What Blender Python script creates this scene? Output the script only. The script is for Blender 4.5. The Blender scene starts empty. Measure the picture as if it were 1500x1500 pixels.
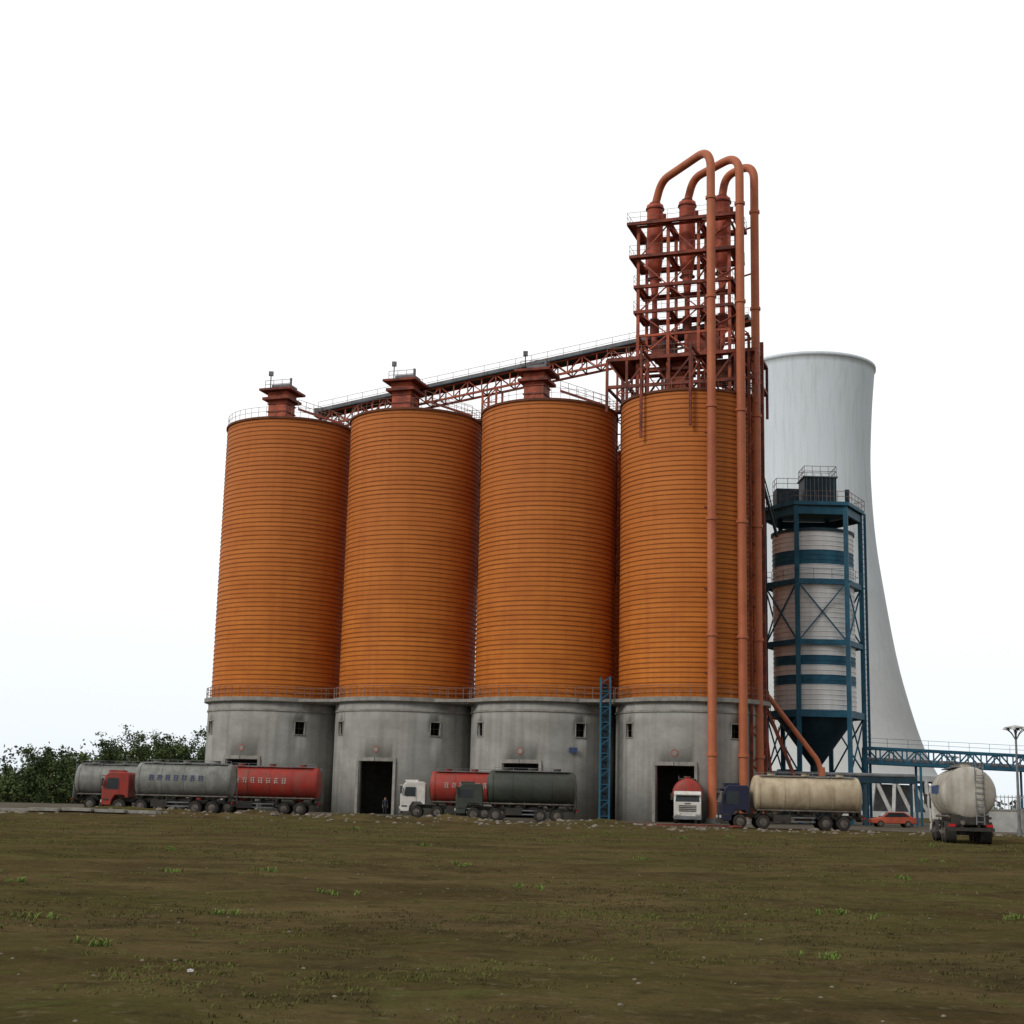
import bpy, math, random
from mathutils import Vector, Matrix, noise
random.seed(7)
R=math.radians
scene=bpy.context.scene
scene.view_settings.view_transform='Standard'
scene.view_settings.look='None'
scene.view_settings.exposure=0
# ------------------------------------------------------------ materials
def mat(name,col,col2=None,rough=0.7,scale=1.0,stretch=(1,1,1),bump=0.0,bscale=8.0,metal=0.0,contrast=(0.35,0.65),streak=0.0,streakcol=(0.05,0.04,0.03),spec=0.3,zfade=None):
    m=bpy.data.materials.new(name); m.use_nodes=True
    nt=m.node_tree; N=nt.nodes; L=nt.links
    b=N['Principled BSDF']; b.inputs['Roughness'].default_value=rough; b.inputs['Metallic'].default_value=metal
    b.inputs['Specular IOR Level'].default_value=spec
    tc=N.new('ShaderNodeTexCoord'); mp=N.new('ShaderNodeMapping'); mp.inputs['Scale'].default_value=stretch
    L.new(tc.outputs['Object'],mp.inputs['Vector'])
    oi=N.new('ShaderNodeObjectInfo'); vm=N.new('ShaderNodeVectorMath'); vm.operation='ADD'
    ml=N.new('ShaderNodeMath'); ml.operation='MULTIPLY'; ml.inputs[1].default_value=50.0
    L.new(oi.outputs['Random'],ml.inputs[0]); L.new(mp.outputs[0],vm.inputs[0]); L.new(ml.outputs[0],vm.inputs[1])
    n=N.new('ShaderNodeTexNoise'); n.inputs['Scale'].default_value=scale; n.inputs['Detail'].default_value=6; n.inputs['Roughness'].default_value=0.65
    L.new(vm.outputs[0],n.inputs['Vector'])
    cr=N.new('ShaderNodeValToRGB')
    if col2 is None: col2=tuple(c*0.7 for c in col)
    cr.color_ramp.elements[0].position=contrast[0]; cr.color_ramp.elements[0].color=(*col2,1)
    cr.color_ramp.elements[1].position=contrast[1]; cr.color_ramp.elements[1].color=(*col,1)
    L.new(n.outputs['Fac'],cr.inputs[0]); out=cr.outputs[0]
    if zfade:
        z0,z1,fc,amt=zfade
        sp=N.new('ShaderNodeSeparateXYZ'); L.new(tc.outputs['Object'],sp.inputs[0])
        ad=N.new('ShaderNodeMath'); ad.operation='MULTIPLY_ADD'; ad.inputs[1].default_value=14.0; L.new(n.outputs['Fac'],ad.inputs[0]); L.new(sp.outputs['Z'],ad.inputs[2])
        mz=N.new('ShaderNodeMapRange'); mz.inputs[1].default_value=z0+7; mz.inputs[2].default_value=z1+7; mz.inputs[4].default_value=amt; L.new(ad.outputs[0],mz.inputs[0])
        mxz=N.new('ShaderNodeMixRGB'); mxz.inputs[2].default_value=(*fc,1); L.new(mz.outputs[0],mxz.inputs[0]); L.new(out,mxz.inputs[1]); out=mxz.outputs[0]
    if streak>0:
        mp2=N.new('ShaderNodeMapping'); mp2.inputs['Scale'].default_value=(1.6,1.6,0.07)
        L.new(tc.outputs['Object'],mp2.inputs['Vector'])
        vm2=N.new('ShaderNodeVectorMath'); vm2.operation='ADD'; L.new(mp2.outputs[0],vm2.inputs[0]); L.new(ml.outputs[0],vm2.inputs[1])
        n2=N.new('ShaderNodeTexNoise'); n2.inputs['Scale'].default_value=1.0; n2.inputs['Detail'].default_value=5
        L.new(vm2.outputs[0],n2.inputs['Vector'])
        mr=N.new('ShaderNodeMapRange'); mr.inputs[1].default_value=0.45; mr.inputs[2].default_value=0.72; mr.inputs[4].default_value=streak
        L.new(n2.outputs['Fac'],mr.inputs[0])
        mx=N.new('ShaderNodeMixRGB'); mx.inputs[2].default_value=(*streakcol,1)
        L.new(mr.outputs[0],mx.inputs[0]); L.new(out,mx.inputs[1]); out=mx.outputs[0]
    L.new(out,b.inputs['Base Color'])
    if bump>0:
        n3=N.new('ShaderNodeTexNoise'); n3.inputs['Scale'].default_value=bscale; n3.inputs['Detail'].default_value=6
        L.new(tc.outputs['Object'],n3.inputs['Vector'])
        bp=N.new('ShaderNodeBump'); bp.inputs['Strength'].default_value=bump; bp.inputs['Distance'].default_value=0.05
        L.new(n3.outputs['Fac'],bp.inputs['Height']); L.new(bp.outputs[0],b.inputs['Normal'])
    return m
M={}
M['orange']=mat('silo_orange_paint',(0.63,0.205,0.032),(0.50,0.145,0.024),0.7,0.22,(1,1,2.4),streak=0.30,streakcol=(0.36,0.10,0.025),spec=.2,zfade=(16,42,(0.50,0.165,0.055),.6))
M['seam']=mat('silo_seam',(0.34,0.105,0.020),(0.25,0.070,0.015),0.7,0.8,(1,1,3),spec=.2)
M['concrete']=mat('weathered_concrete',(0.38,0.375,0.345),(0.28,0.275,0.25),0.95,0.35,(1,1,1.5),bump=0.4,bscale=3,streak=0.55,streakcol=(0.18,0.175,0.155))
M['concrete_edge']=mat('concrete_ledge',(0.35,0.335,0.30),(0.22,0.21,0.19),0.9,1.2,bump=0.3,streak=.4,streakcol=(.14,.13,.11))
M['roofdark']=mat('roof_edge_steel',(0.18,0.06,0.025),(0.09,0.035,0.02),0.8,1)
M['redsteel']=mat('red_oxide_steel',(0.48,0.110,0.052),(0.25,0.056,0.033),0.65,1.2,contrast=(0.4,0.6))
M['darkred']=mat('dark_red_steel',(0.27,0.062,0.035),(0.11,0.034,0.025),0.7,0.8,contrast=(0.4,0.6))
M['cyclone']=mat('cyclone_red_paint',(0.50,0.10,0.05),(0.34,0.068,0.038),0.5,0.8,streak=0.4,streakcol=(0.16,0.045,0.03))
M['pipe']=mat('pipe_orange_paint',(0.52,0.165,0.072),(0.42,0.12,0.055),0.55,0.5,streak=0.45,streakcol=(0.26,0.08,0.045))
M['grey']=mat('galvanised_grey',(0.22,0.23,0.24),(0.12,0.12,0.13),0.6,1.0)
M['rail']=mat('railing_steel',(0.26,0.15,0.12),(0.15,0.10,0.08),0.7,1.0)
M['blue']=mat('blue_steel_paint',(0.022,0.125,0.195),(0.014,0.070,0.12),0.55,0.8)
M['bluedark']=mat('dark_blue_steel',(0.018,0.05,0.072),(0.012,0.028,0.040),0.6,0.8)
M['whitesilo']=mat('white_silo_paint',(0.82,0.83,0.84),(0.70,0.70,0.68),0.6,0.4,streak=0.3,streakcol=(0.48,0.44,0.38))
M['cooling']=mat('hazy_cooling_tower_concrete',(0.60,0.61,0.60),(0.50,0.51,0.50),0.95,0.06,(1,1,1),contrast=(.3,.7),streak=0.35,streakcol=(0.44,0.46,0.46),spec=.05,zfade=(20,85,(0.72,0.79,0.84),.95))  # concrete with pale bluish distance haze mixed into its colour, stronger towards the top
M['rubber']=mat('tyre_rubber',(0.02,0.02,0.02),(0.05,0.043,0.035),0.9,3)
M['hub']=mat('wheel_hub',(0.18,0.16,0.14),(0.08,0.06,0.05),0.6,3)
M['black']=mat('chassis_black',(0.03,0.03,0.03),(0.06,0.05,0.04),0.8,2)
M['glass']=mat('window_glass',(0.02,0.025,0.03),(0.015,0.02,0.022),0.08,2,spec=0.6)
M['tred']=mat('truck_red_paint',(0.38,0.035,0.024),(0.25,0.038,0.028),0.5,1.5,streak=0.55,streakcol=(0.18,0.085,0.06))
M['twhite']=mat('truck_white_paint',(0.70,0.69,0.65),(0.52,0.49,0.44),0.45,1.5)
M['tgrey']=mat('tank_grey_paint',(0.27,0.275,0.25),(0.17,0.17,0.155),0.5,1.2,streak=0.6,streakcol=(0.10,0.095,0.08))
M['tgreen']=mat('tank_green_paint',(0.055,0.065,0.052),(0.038,0.045,0.036),0.5,1.2,streak=0.5,streakcol=(0.06,0.05,0.035))
M['tblue']=mat('truck_blue_paint',(0.022,0.025,0.06),(0.018,0.02,0.04),0.45,1.2)
M['tbeige']=mat('tank_beige_paint',(0.56,0.47,0.33),(0.42,0.33,0.22),0.5,1.0,streak=0.6,streakcol=(0.24,0.17,0.10))
M['tcream']=mat('tank_cream_paint',(0.52,0.49,0.43),(0.36,0.33,0.28),0.55,0.9,streak=0.7,streakcol=(0.2,0.16,0.12))
M['lamp']=mat('lamp_lens',(0.7,0.7,0.65),(0.5,0.5,0.45),0.2,2)
M['redlens']=mat('red_lens',(0.5,0.02,0.02),(0.4,0.02,0.02),0.3,2)
M['signblue']=mat('sign_blue',(0.07,0.11,0.22),(0.05,0.08,0.18),0.5,2)
M['lettercream']=mat('letter_cream',(0.62,0.52,0.45),(0.45,0.3,0.25),0.6,2)
M['signred']=mat('emblem_red',(0.30,0.13,0.11),(0.24,0.12,0.10),0.8,2)
M['skin']=mat('skin',(0.45,0.27,0.18),(0.4,0.23,0.15),0.6,3)
M['shirt']=mat('dark_jacket',(0.05,0.055,0.07),(0.03,0.035,0.05),0.9,5)
M['trousers']=mat('dark_trousers',(0.035,0.035,0.04),(0.025,0.025,0.03),0.9,5)
M['hair']=mat('black_hair',(0.012,0.01,0.01),(0.01,0.01,0.01),0.7,8)
M['leaf']=mat('leaf_foliage',(0.105,0.14,0.048),(0.028,0.048,0.018),0.7,0.5,contrast=(0.42,0.60),spec=.1)
M['grass']=mat('grass_blades',(0.115,0.135,0.035),(0.090,0.075,0.032),0.9,0.35,contrast=(0.45,0.55),spec=.05)
M['grassgreen']=mat('fresh_grass_blades',(0.18,0.26,0.06),(0.12,0.17,0.045),0.9,2,spec=.05)
M['bark']=mat('bark',(0.09,0.08,0.045),(0.05,0.045,0.03),0.9,3)
M['stone']=mat('rubble_stone',(0.26,0.225,0.18),(0.13,0.105,0.08),0.95,1.5,bump=0.4)
M['wallwhite']=mat('pale_wall_plaster',(0.5,0.5,0.48),(0.36,0.35,0.33),0.9,0.8)
# ------------------------------------------------------------ mesh builder
class MB:
    def __init__(s): s.v=[];s.f=[];s.m=[];s.s=[];s.mats=[]
    def mi(s,k):
        if k not in s.mats: s.mats.append(k)
        return s.mats.index(k)
    def add(s,vs,fs,k,smooth=False):
        o=len(s.v); s.v.extend([tuple(v) for v in vs]); i=s.mi(k)
        for f in fs: s.f.append(tuple(a+o for a in f)); s.m.append(i); s.s.append(smooth)
    def box(s,c,size,k,rz=0):
        x,y,z=[a/2 for a in size]; ca,sa=math.cos(rz),math.sin(rz)
        vs=[]
        for dz in(-z,z):
            for dx,dy in((-x,-y),(x,-y),(x,y),(-x,y)):
                vs.append((c[0]+dx*ca-dy*sa,c[1]+dx*sa+dy*ca,c[2]+dz))
        s.add(vs,[(0,3,2,1),(4,5,6,7),(0,1,5,4),(1,2,6,5),(2,3,7,6),(3,0,4,7)],k)
    def frame(s,p,q):
        p=Vector(p);q=Vector(q);d=(q-p).normalized()
        up=Vector((0,0,1)) if abs(d.z)<0.95 else Vector((0.945,-0.327,0))
        a=d.cross(up).normalized(); b=a.cross(d).normalized()
        return p,q,a,b
    def beam(s,p,q,w,k,h=None):
        h=h or w; p,q,a,b=s.frame(p,q); a=a*w/2;b=b*h/2
        vs=[p-a-b,p+a-b,p+a+b,p-a+b,q-a-b,q+a-b,q+a+b,q-a+b]
        s.add(vs,[(0,1,2,3),(7,6,5,4),(0,4,5,1),(1,5,6,2),(2,6,7,3),(3,7,4,0)],k)
    def cyl(s,p,q,r,k,seg=12,r2=None,caps=True):
        r2=r if r2 is None else r2; p,q,a,b=s.frame(p,q); vs=[]
        for c,rr in((p,r),(q,r2)):
            for i in range(seg):
                t=2*math.pi*i/seg; vs.append(c+a*math.cos(t)*rr+b*math.sin(t)*rr)
        s.add(vs,[(i,(i+1)%seg,seg+(i+1)%seg,seg+i) for i in range(seg)],k,True)
        if caps:
            s.add(vs[:seg],[tuple(range(seg))[::-1]],k); s.add(vs[seg:],[tuple(range(seg))],k)
    def lathe(s,prof,k,c=(0,0,0),seg=96,smooth=True,keys=None):
        for j in range(len(prof)-1):
            (r0,z0),(r1,z1)=prof[j],prof[j+1]; vs=[]
            for r,z in((r0,z0),(r1,z1)):
                for i in range(seg):
                    t=2*math.pi*i/seg; vs.append((c[0]+math.cos(t)*r,c[1]+math.sin(t)*r,c[2]+z))
            s.add(vs,[(i,(i+1)%seg,seg+(i+1)%seg,seg+i) for i in range(seg)],keys[j] if keys else k,smooth)
    def revolve(s,prof,k,c=(0,0,0),seg=96):
        vs=[];n=len(prof)
        for r,z in prof:
            for i in range(seg):
                t=2*math.pi*i/seg; vs.append((c[0]+math.cos(t)*r,c[1]+math.sin(t)*r,c[2]+z))
        fs=[(j*seg+i,j*seg+(i+1)%seg,(j+1)*seg+(i+1)%seg,(j+1)*seg+i) for j in range(n-1) for i in range(seg)]
        s.add(vs,fs,k,True)
    def tube(s,pts,r,k,seg=16,bend=1.6,bs=7):
        P=[Vector(p) for p in pts]; path=[P[0]]
        for i in range(1,len(P)-1):
            a=(P[i-1]-P[i]);b=(P[i+1]-P[i]); d=min(bend,a.length*0.49,b.length*0.49)
            A=P[i]+a.normalized()*d; B=P[i]+b.normalized()*d
            for j in range(bs+1):
                t=j/bs; path.append(A*(1-t)**2+P[i]*2*t*(1-t)+B*t*t)
        path.append(P[-1])
        T=[]
        for i in range(len(path)):
            T.append((path[min(i+1,len(path)-1)]-path[max(i-1,0)]).normalized())
        a=T[0].orthogonal().normalized(); vs=[]
        for i,p in enumerate(path):
            a=(a-T[i]*a.dot(T[i])).normalized(); b=T[i].cross(a)
            for j in range(seg):
                t=2*math.pi*j/seg; vs.append(p+a*math.cos(t)*r+b*math.sin(t)*r)
        n=len(path)
        s.add(vs,[(i*seg+j,i*seg+(j+1)%seg,(i+1)*seg+(j+1)%seg,(i+1)*seg+j) for i in range(n-1) for j in range(seg)],k,True)
    def ringrail(s,r,z,k,a0=0,a1=360,step=7.5,h=1.1,c=(0,0),w=0.055):
        n=int((a1-a0)/step); pts=[]
        for i in range(n+1):
            t=R(a0+step*i); pts.append((c[0]+r*math.cos(t),c[1]+r*math.sin(t)))
        for i,(x,y) in enumerate(pts):
            s.beam((x,y,z),(x,y,z+h),w,k)
            if i<n:
                x2,y2=pts[i+1]
                for hh in(h,h*0.5): s.beam((x,y,z+hh),(x2,y2,z+hh),w,k)
    def linerail(s,p,q,k,h=1.1,step=1.5,w=0.045):
        p=Vector(p);q=Vector(q);n=max(1,int((q-p).length/step)); up=Vector((0,0,1))
        for i in range(n+1):
            a=p.lerp(q,i/n); s.beam(a,a+up*h,w,k)
        for hh in(h,h*0.5): s.beam(p+up*hh,q+up*hh,w,k)
    def make(s,name,parent=None,bevel=0,solid=0):
        me=bpy.data.meshes.new(name); me.from_pydata(s.v,[],s.f)
        for k in s.mats: me.materials.append(M[k])
        me.polygons.foreach_set('material_index',s.m); me.polygons.foreach_set('use_smooth',s.s); me.update()
        o=bpy.data.objects.new(name,me); scene.collection.objects.link(o)
        if parent: o.parent=parent
        if bevel:
            b=o.modifiers.new('b','BEVEL'); b.width=bevel; b.segments=2; b.limit_method='ANGLE'
        if solid:
            b=o.modifiers.new('s','SOLIDIFY'); b.thickness=solid; b.offset=-1
        return o
def empty(name,loc=(0,0,0),rz=0):
    e=bpy.data.objects.new(name,None); e.location=loc; e.rotation_euler=(0,0,rz); scene.collection.objects.link(e); return e
U=Vector((0.945,-0.327,0)); Nn=Vector((0.327,0.945,0))
# ------------------------------------------------------------ silos
CT=11.65
def silo(x,y,ST=41.7,vent=True):
    e=empty('storage_silo',(x,y,0))
    rc=7.4; b=MB()
    door=(19-14.5,19+14.5); wins=[(60-4.3,60+4.3),(-28-4.3,-28+4.3)]
    br=set(range(-180,180,4))
    br={float(a) for a in br if all(abs(a-d)>1.5 for d in [*door,*wins[0],*wins[1]])}|{*door,*wins[0],*wins[1]}
    br=sorted(br); zs=[0,5.2,7.9,9.2,11.2]
    vs=[(-math.sin(R(a))*rc,-math.cos(R(a))*rc,z) for z in zs for a in br]; n=len(br); fs=[]
    for j in range(len(zs)-1):
        for i in range(n):
            mid=br[i]+0.01
            if j==0 and door[0]<=mid<door[1]: continue
            if j==2 and any(w[0]<=mid<w[1] for w in wins): continue
            fs.append((j*n+(i+1)%n,j*n+i,(j+1)*n+i,(j+1)*n+(i+1)%n))
    b.add(vs,fs,'concrete',True); b.make('concrete_wall',e,solid=0.45)
    b=MB()
    def at(a,r,z): return Vector((-math.sin(R(a))*r,-math.cos(R(a))*r,z))
    for a in(door[0]-1.2,door[1]+1.2): b.beam(at(a,rc+0.05,0),at(a,rc+0.05,5.25),0.28,'concrete_edge')
    b.beam(at(door[0]-2,rc-0.05,5.4),at(19,rc+0.1,5.4),0.35,'concrete_edge'); b.beam(at(19,rc+0.103,5.402),at(door[1]+2,rc-0.047,5.402),0.35,'concrete_edge')
    for w in wins:
        for zz in(7.85,9.25): b.beam(at(w[0]-0.6,rc+0.03,zz),at(w[1]+0.6,rc+0.03,zz),0.10,'concrete_edge')
        for a in w: b.beam(at(a,rc+0.035,7.93),at(a,rc+0.035,9.17),0.07,'concrete_edge')
        b.beam(at((w[0]+w[1])/2,rc-0.3,7.9),at((w[0]+w[1])/2,rc-0.3,9.2),0.06,'black')
        b.beam(at(w[0],rc-0.3,8.55),at(w[1],rc-0.3,8.55),0.06,'black')
    b.make('door_and_window_surrounds',e)
    b=MB(); c1=at(19,rc-0.05,6.4); c2=at(19,rc+0.04,6.4); b.cyl(c1,c2,0.36,'signred',20); b.cyl(c1,at(19,rc+0.05,6.4),0.22,'concrete_edge',16); b.make('round_emblem',e)
    b=MB()
    b.lathe([(7.4,10.2),(7.5,10.24),(7.5,10.42),(7.4,10.46)],'concrete_edge')
    b.lathe([(7.41,11.1),(7.85,11.25),(7.85,CT),(0.02,CT+0.01)],'concrete_edge')
    b.make('concrete_ledge',e)
    b=MB(); r=7.15; z=CT+0.012; prof=[(r,z)]; keys=[]; p=0.48; rs=random.Random(int(x*10))
    while z+p<ST:
        rr=r+rs.uniform(-.012,.012); j=rs.uniform(-.02,.02)
        prof+= [(rr,z+p-0.11+j),(r+0.045,z+p-0.095+j),(r+0.045,z+p-0.015),(r,z+p)]; keys+=['orange','seam','seam','seam']; z+=p
    prof.append((r,ST)); keys.append('orange')
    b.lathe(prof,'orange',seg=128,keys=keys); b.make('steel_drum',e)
    b=MB(); b.lathe([(7.15,ST),(7.32,ST),(7.32,ST+0.22),(7.1,ST+0.3),(2.0,ST+1.0),(0.02,ST+1.05)],'roofdark')
    b.make('roof',e)
    b=MB(); b.ringrail(7.65,CT,'rail'); b.ringrail(7.15,ST+0.28,'rail',h=1.05,w=.032); b.make('railings',e)
    if not vent: return e
    b=MB(); cx,cy=-1.4,0.3; rz=-0.333
    b.box((cx,cy,ST+2.2),(2.2,2.2,3.2),'redsteel',rz)
    for zz in(ST+1.4,ST+2.5,ST+3.4): b.box((cx,cy,zz),(2.4,2.4,0.14),'darkred',rz)
    b.box((cx,cy,ST+3.95),(3.3,3.3,0.3),'darkred',rz)
    b.box((cx,cy,ST+4.45),(2.4,2.4,0.7),'redsteel',rz)
    b.box((cx,cy,ST+4.95),(3.9,3.9,0.25),'darkred',rz)
    b.box((cx+0.2,cy,ST+5.4),(2.2,2.0,0.6),'grey',rz)
    b.linerail((cx-1.8,cy-1.2,ST+5.07),(cx+1.2,cy-2.2,ST+5.07),'rail',h=0.9,step=1)
    b.beam((cx-1.3,cy-0.6,ST+5),(cx-1.3,cy-0.6,ST+6.9),0.09,'black'); b.box((cx-1.3,cy-0.6,ST+7.0),(0.5,0.35,0.5),'grey')
    b.cyl((cx+0.9,cy,ST+5.7),(cx+0.9,cy,ST+6.7),0.14,'grey',8)
    b.make('roof_vent_housing',e)
    b=MB(); b.beam((1.0,-3,ST+2.2),(6.2,-3.2,ST+.5),.12,'darkred',h=.25); b.linerail((1.0,-3,ST+2.2),(6.2,-3.2,ST+.5),'rail',step=.9); b.make('roof_stair',e)
    return e
S=[(-25.1,161.5),(-10.7,156.5),(3.75,151.5),(18.2,146.5)]
ES=[silo(*p) for p in S]
silo(16.0,163.8,ST=39.6,vent=False)
b=MB(); b.box((2.75,-7.07,6.6),(0.85,0.08,0.5),'signblue',0.35); b.make('address_sign',ES[2])
for i in range(3):
    a=Vector((*S[i],0));c=Vector((*S[i+1],0)); m_=(a+c)/2
    w=MB(); w.box((m_.x-0.327*5,m_.y-0.945*5,11.4),(5.5,1.3,0.3),'concrete_edge',-0.333)
    w.linerail((m_.x-0.327*5.6-2.6,m_.y-0.945*5.6+0.9,11.55),(m_.x-0.327*5.6+2.6,m_.y-0.945*5.6-0.9,11.55),'rail')
    w.make('concrete_walkway')
e=empty('blue_ladder_tower',(9.5,143.2,0)); b=MB()
for dx in(-.45,.45):
    for dy in(-.4,.4): b.beam((dx,dy,0),(dx,dy,13.6),0.14,'blue')
for i in range(18):
    z=0.4+i*0.74; b.beam((-.45,-.4,z),(.45,-.4,z+(0.7 if i%2 else 0)),0.09,'blue'); b.beam((-.45,.4,z),(.45,.4,z),0.08,'bluedark'); b.beam((-.45,-.4,z),(-.45,.4,z+.7),0.07,'bluedark')
b.box((0,0.55,6.5),(0.5,0.06,13),'bluedark')
b.make('lattice',e)
# ------------------------------------------------------------ conveyor bridge
e=empty('conveyor_bridge'); b=MB()
def CP(t):
    f=(t-1.7)/(40.6-1.7); return Vector((-24.1+.945*t,164.3-.327*t,44.5+f*5.5))
n=30; t0,t1=2.2,51.5
for i in range(n):
    a=CP(t0+(t1-t0)*i/n); c=CP(t0+(t1-t0)*(i+1)/n)
    for side in(-0.9,0.9):
        o=Nn*side; dn=Vector((0,0,-1.5))
        b.beam(a+o,c+o,0.2,'redsteel'); b.beam(a+o+dn,c+o+dn,0.22,'redsteel'); b.beam(a+o,a+o+dn,0.12,'redsteel')
        if i%2: b.beam(a+o,c+o+dn,0.11,'redsteel')
        else: b.beam(a+o+dn,c+o,0.11,'redsteel')
    b.beam(a-Nn*0.9+dn,a+Nn*0.9+dn,0.12,'darkred')
b.make('truss',e)
b=MB()
a=CP(t0);c=CP(t1)
b.beam(a+Vector((0,0,.42)),c+Vector((0,0,.42)),1.5,'grey',h=0.6)
b.beam(a+Vector((0,0,.10)),c+Vector((0,0,.10)),2.6,'bluedark',h=0.1)
b.linerail(a-Nn*1.25+Vector((0,0,.15)),c-Nn*1.25+Vector((0,0,.15)),'rail',step=1.8,w=.034)
b.box(a+Vector((-.2,0,.2)),(1.0,1.6,1.0),'grey',-0.333)
b.make('belt_cover_and_handrail',e)
b=MB()
for t in(5.8,22.9,38.2):
    for s_ in(-1.0,1.0):
        for u_ in(-0.8,0.8):
            p=CP(t)+U*u_+Nn*s_; b.beam((p.x,p.y,24),(p.x,p.y,p.z-1.5),0.2,'redsteel')
    for k in range(14):
        z=25+k*1.5
        if z+1.5>CP(t).z-1.4: break
        p=CP(t)-Nn; s_=1 if k%2 else -1
        b.beam((p.x-U.x*.8*s_,p.y-U.y*.8*s_,z),(p.x+U.x*.8*s_,p.y+U.y*.8*s_,z+1.5),0.11,'redsteel')
        b.beam((p.x-U.x*.8,p.y-U.y*.8,z),(p.x+U.x*.8,p.y+U.y*.8,z),0.11,'redsteel')
b.make('trestle_legs',e)
b=MB()
p=Vector((-25.1,161.5,42.3))+Nn*1.5; q=Vector((18.2,146.5,42.3))+Nn*1.5
b.beam(p,q,1.0,'darkred',h=0.25); 
for s_ in(-.5,.5): b.linerail(p+Nn*s_,q+Nn*s_,'rail',step=1.6)
b.make('roof_walkway',e)
# ------------------------------------------------------------ cyclone tower
TO=Vector((17.8,146.4,0)); e=empty('cyclone_tower')
def T(u,n_,z): return TO+U*u+Nn*n_+Vector((0,0,z))
b=MB(); cols=[-4.8,-1.6,1.6,4.8]; rows=[-1.9,1.9]; lev=[42.0,46.7,49.3,51.9,54.6,57.8,61.3]
for u_ in cols:
    for n_ in rows: b.beam(T(u_,n_,42),T(u_,n_,61.3),0.30,'redsteel')
for li,z in enumerate(lev[1:],1):
    for n_ in rows: b.beam(T(-5,n_,z),T(5,n_,z),0.24,'redsteel')
    for u_ in cols: b.beam(T(u_,-1.9,z-.003),T(u_,1.9,z-.003),0.2,'redsteel')
    z0=lev[li-1]
    for j in range(3):
        if (j+li)%2==0: b.beam(T(cols[j],-1.9,z0),T(cols[j+1],-1.9,z),0.12,'redsteel')
        else: b.beam(T(cols[j+1],-1.9,z0),T(cols[j],-1.9,z),0.12,'redsteel')
b.make('steel_frame',e)
b=MB()
for z,uw,nw in((46.9,5.6,2.6),(51.98,5.2,2.2),(54.75,5.2,2.2),(57.95,5.6,2.6),(61.5,5.8,2.9)):
    t=0.12
    for n0 in(-1,1): 
        c=T(0,n0*(nw-0.45),z); b.box(c,(uw*2,0.9,t),'darkred',-0.333)
    for u0 in(-uw+0.4,-1.6,1.6,uw-0.4):
        c=T(u0,0,z); b.box(c,(0.7,2*(nw-0.9)-0.02,t),'darkred',-0.333)
    for q1,q2 in(((-uw,-nw),(uw,-nw)),((-uw,-nw),(-uw,nw)),((uw,-nw),(uw,nw)),((-uw,nw),(uw,nw))):
        b.linerail(T(*q1,z),T(*q2,z),'rail',step=1.4,w=.03)
        b.beam(T(*q1,z-0.12),T(*q2,z-0.12),0.08,'darkred',h=0.32)
b.make('platforms',e)
b=MB()
for n_ in(-3.2,3.4):
    for z in(43.6,46.5): b.beam(T(-7.7,n_,z),T(7.7,n_,z),0.32,'darkred')
    us=[-7.7,-5.6,-3.4,-1.2,1.2,3.4,5.6,7.7]
    for i,u_ in enumerate(us):
        b.beam(T(u_,n_,42.2 if abs(u_)<6 else 41.0),T(u_,n_,46.5),0.26,'darkred')
        if i<7: b.beam(T(u_,n_,43.6 if i%2 else 46.5),T(us[i+1],n_,46.5 if i%2 else 43.6),0.18,'darkred')
for u_ in(-7.7,-5.6,5.6,7.7):
    for z in(43.6,46.5): b.beam(T(u_,-3.2,z-.01),T(u_,3.4,z-.01),0.24,'darkred')
b.box(T(-6.6,0.1,46.7),(2.3,6.6,0.1),'darkred',-0.333); b.box(T(6.6,0.1,46.7),(2.3,6.6,0.1),'darkred',-0.333)
b.linerail(T(-7.7,-3.2,46.7),T(-5.4,-3.2,46.7),'rail'); b.linerail(T(5.4,-3.2,46.7),T(7.7,-3.2,46.7),'rail')
b.box(T(-2.6,0.6,48.2),(2.2,2.2,1.9),'darkred',-0.333); b.box(T(1.8,0.8,48.6),(3.2,2.2,2.4),'darkred',-0.333)
b.box(T(4.2,-0.2,45.2),(2.6,2.0,2.4),'roofdark',-0.333)
for u_,nz in((-3.2,-6.75),(1.9,-7.35)):
    b.beam(T(u_,nz,37.2 if u_<0 else 38),T(u_,nz,46.4),0.26,'darkred'); b.beam(T(u_,nz,46.3),T(u_,-3.2,46.3),0.22,'darkred'); b.beam(T(u_,nz,42.6),T(u_,-3.2,45.8),0.16,'darkred')
b.make('support_frame',e)
cyc=[(14.5,147.5),(17.8,146.4),(21.3,145.2)]
b=MB()
for x,y in cyc:
    c=(x,y,0)
    b.revolve([(0.45,64.4),(0.9,64.3),(0.92,63.9),(0.86,63.8),(0.86,61.4)],'cyclone',c,28)
    b.revolve([(0.86,61.4),(0.86,58.3),(0.28,54.0),(0.28,50.2)],'cyclone',c,28)
    for z in(63.8,62.4,58.4,56.0): b.lathe([(0.84,z),(1.0 if z>57 else 0.7,z+.02),(1.0 if z>57 else 0.7,z+.16),(0.84 if z>57 else 0.5,z+.18)],'darkred',c,28)
    b.lathe([(0.28,54),(0.42,54.02),(0.42,54.3),(0.28,54.32)],'darkred',c,20)
    b.cyl((x,y,51.6),(x,y,50.0),0.5,'darkred',16)
    b.tube([(x,y,50.2),(x,y,48.2),(x*0.5+17.8*0.5,147,45.5),(x*0.5+17.8*0.5,147,43)],0.3,'cyclone',12,bend=.6)
    b.box((x+0.75,y+0.3,62.9),(0.9,0.5,1.2),'cyclone')
b.make('cyclones',e)
e=empty('pneumatic_riser_pipes')
pp=[(19.2,138.45),(22.3,139.75),(24.15,141.9)]
b=MB()
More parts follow.
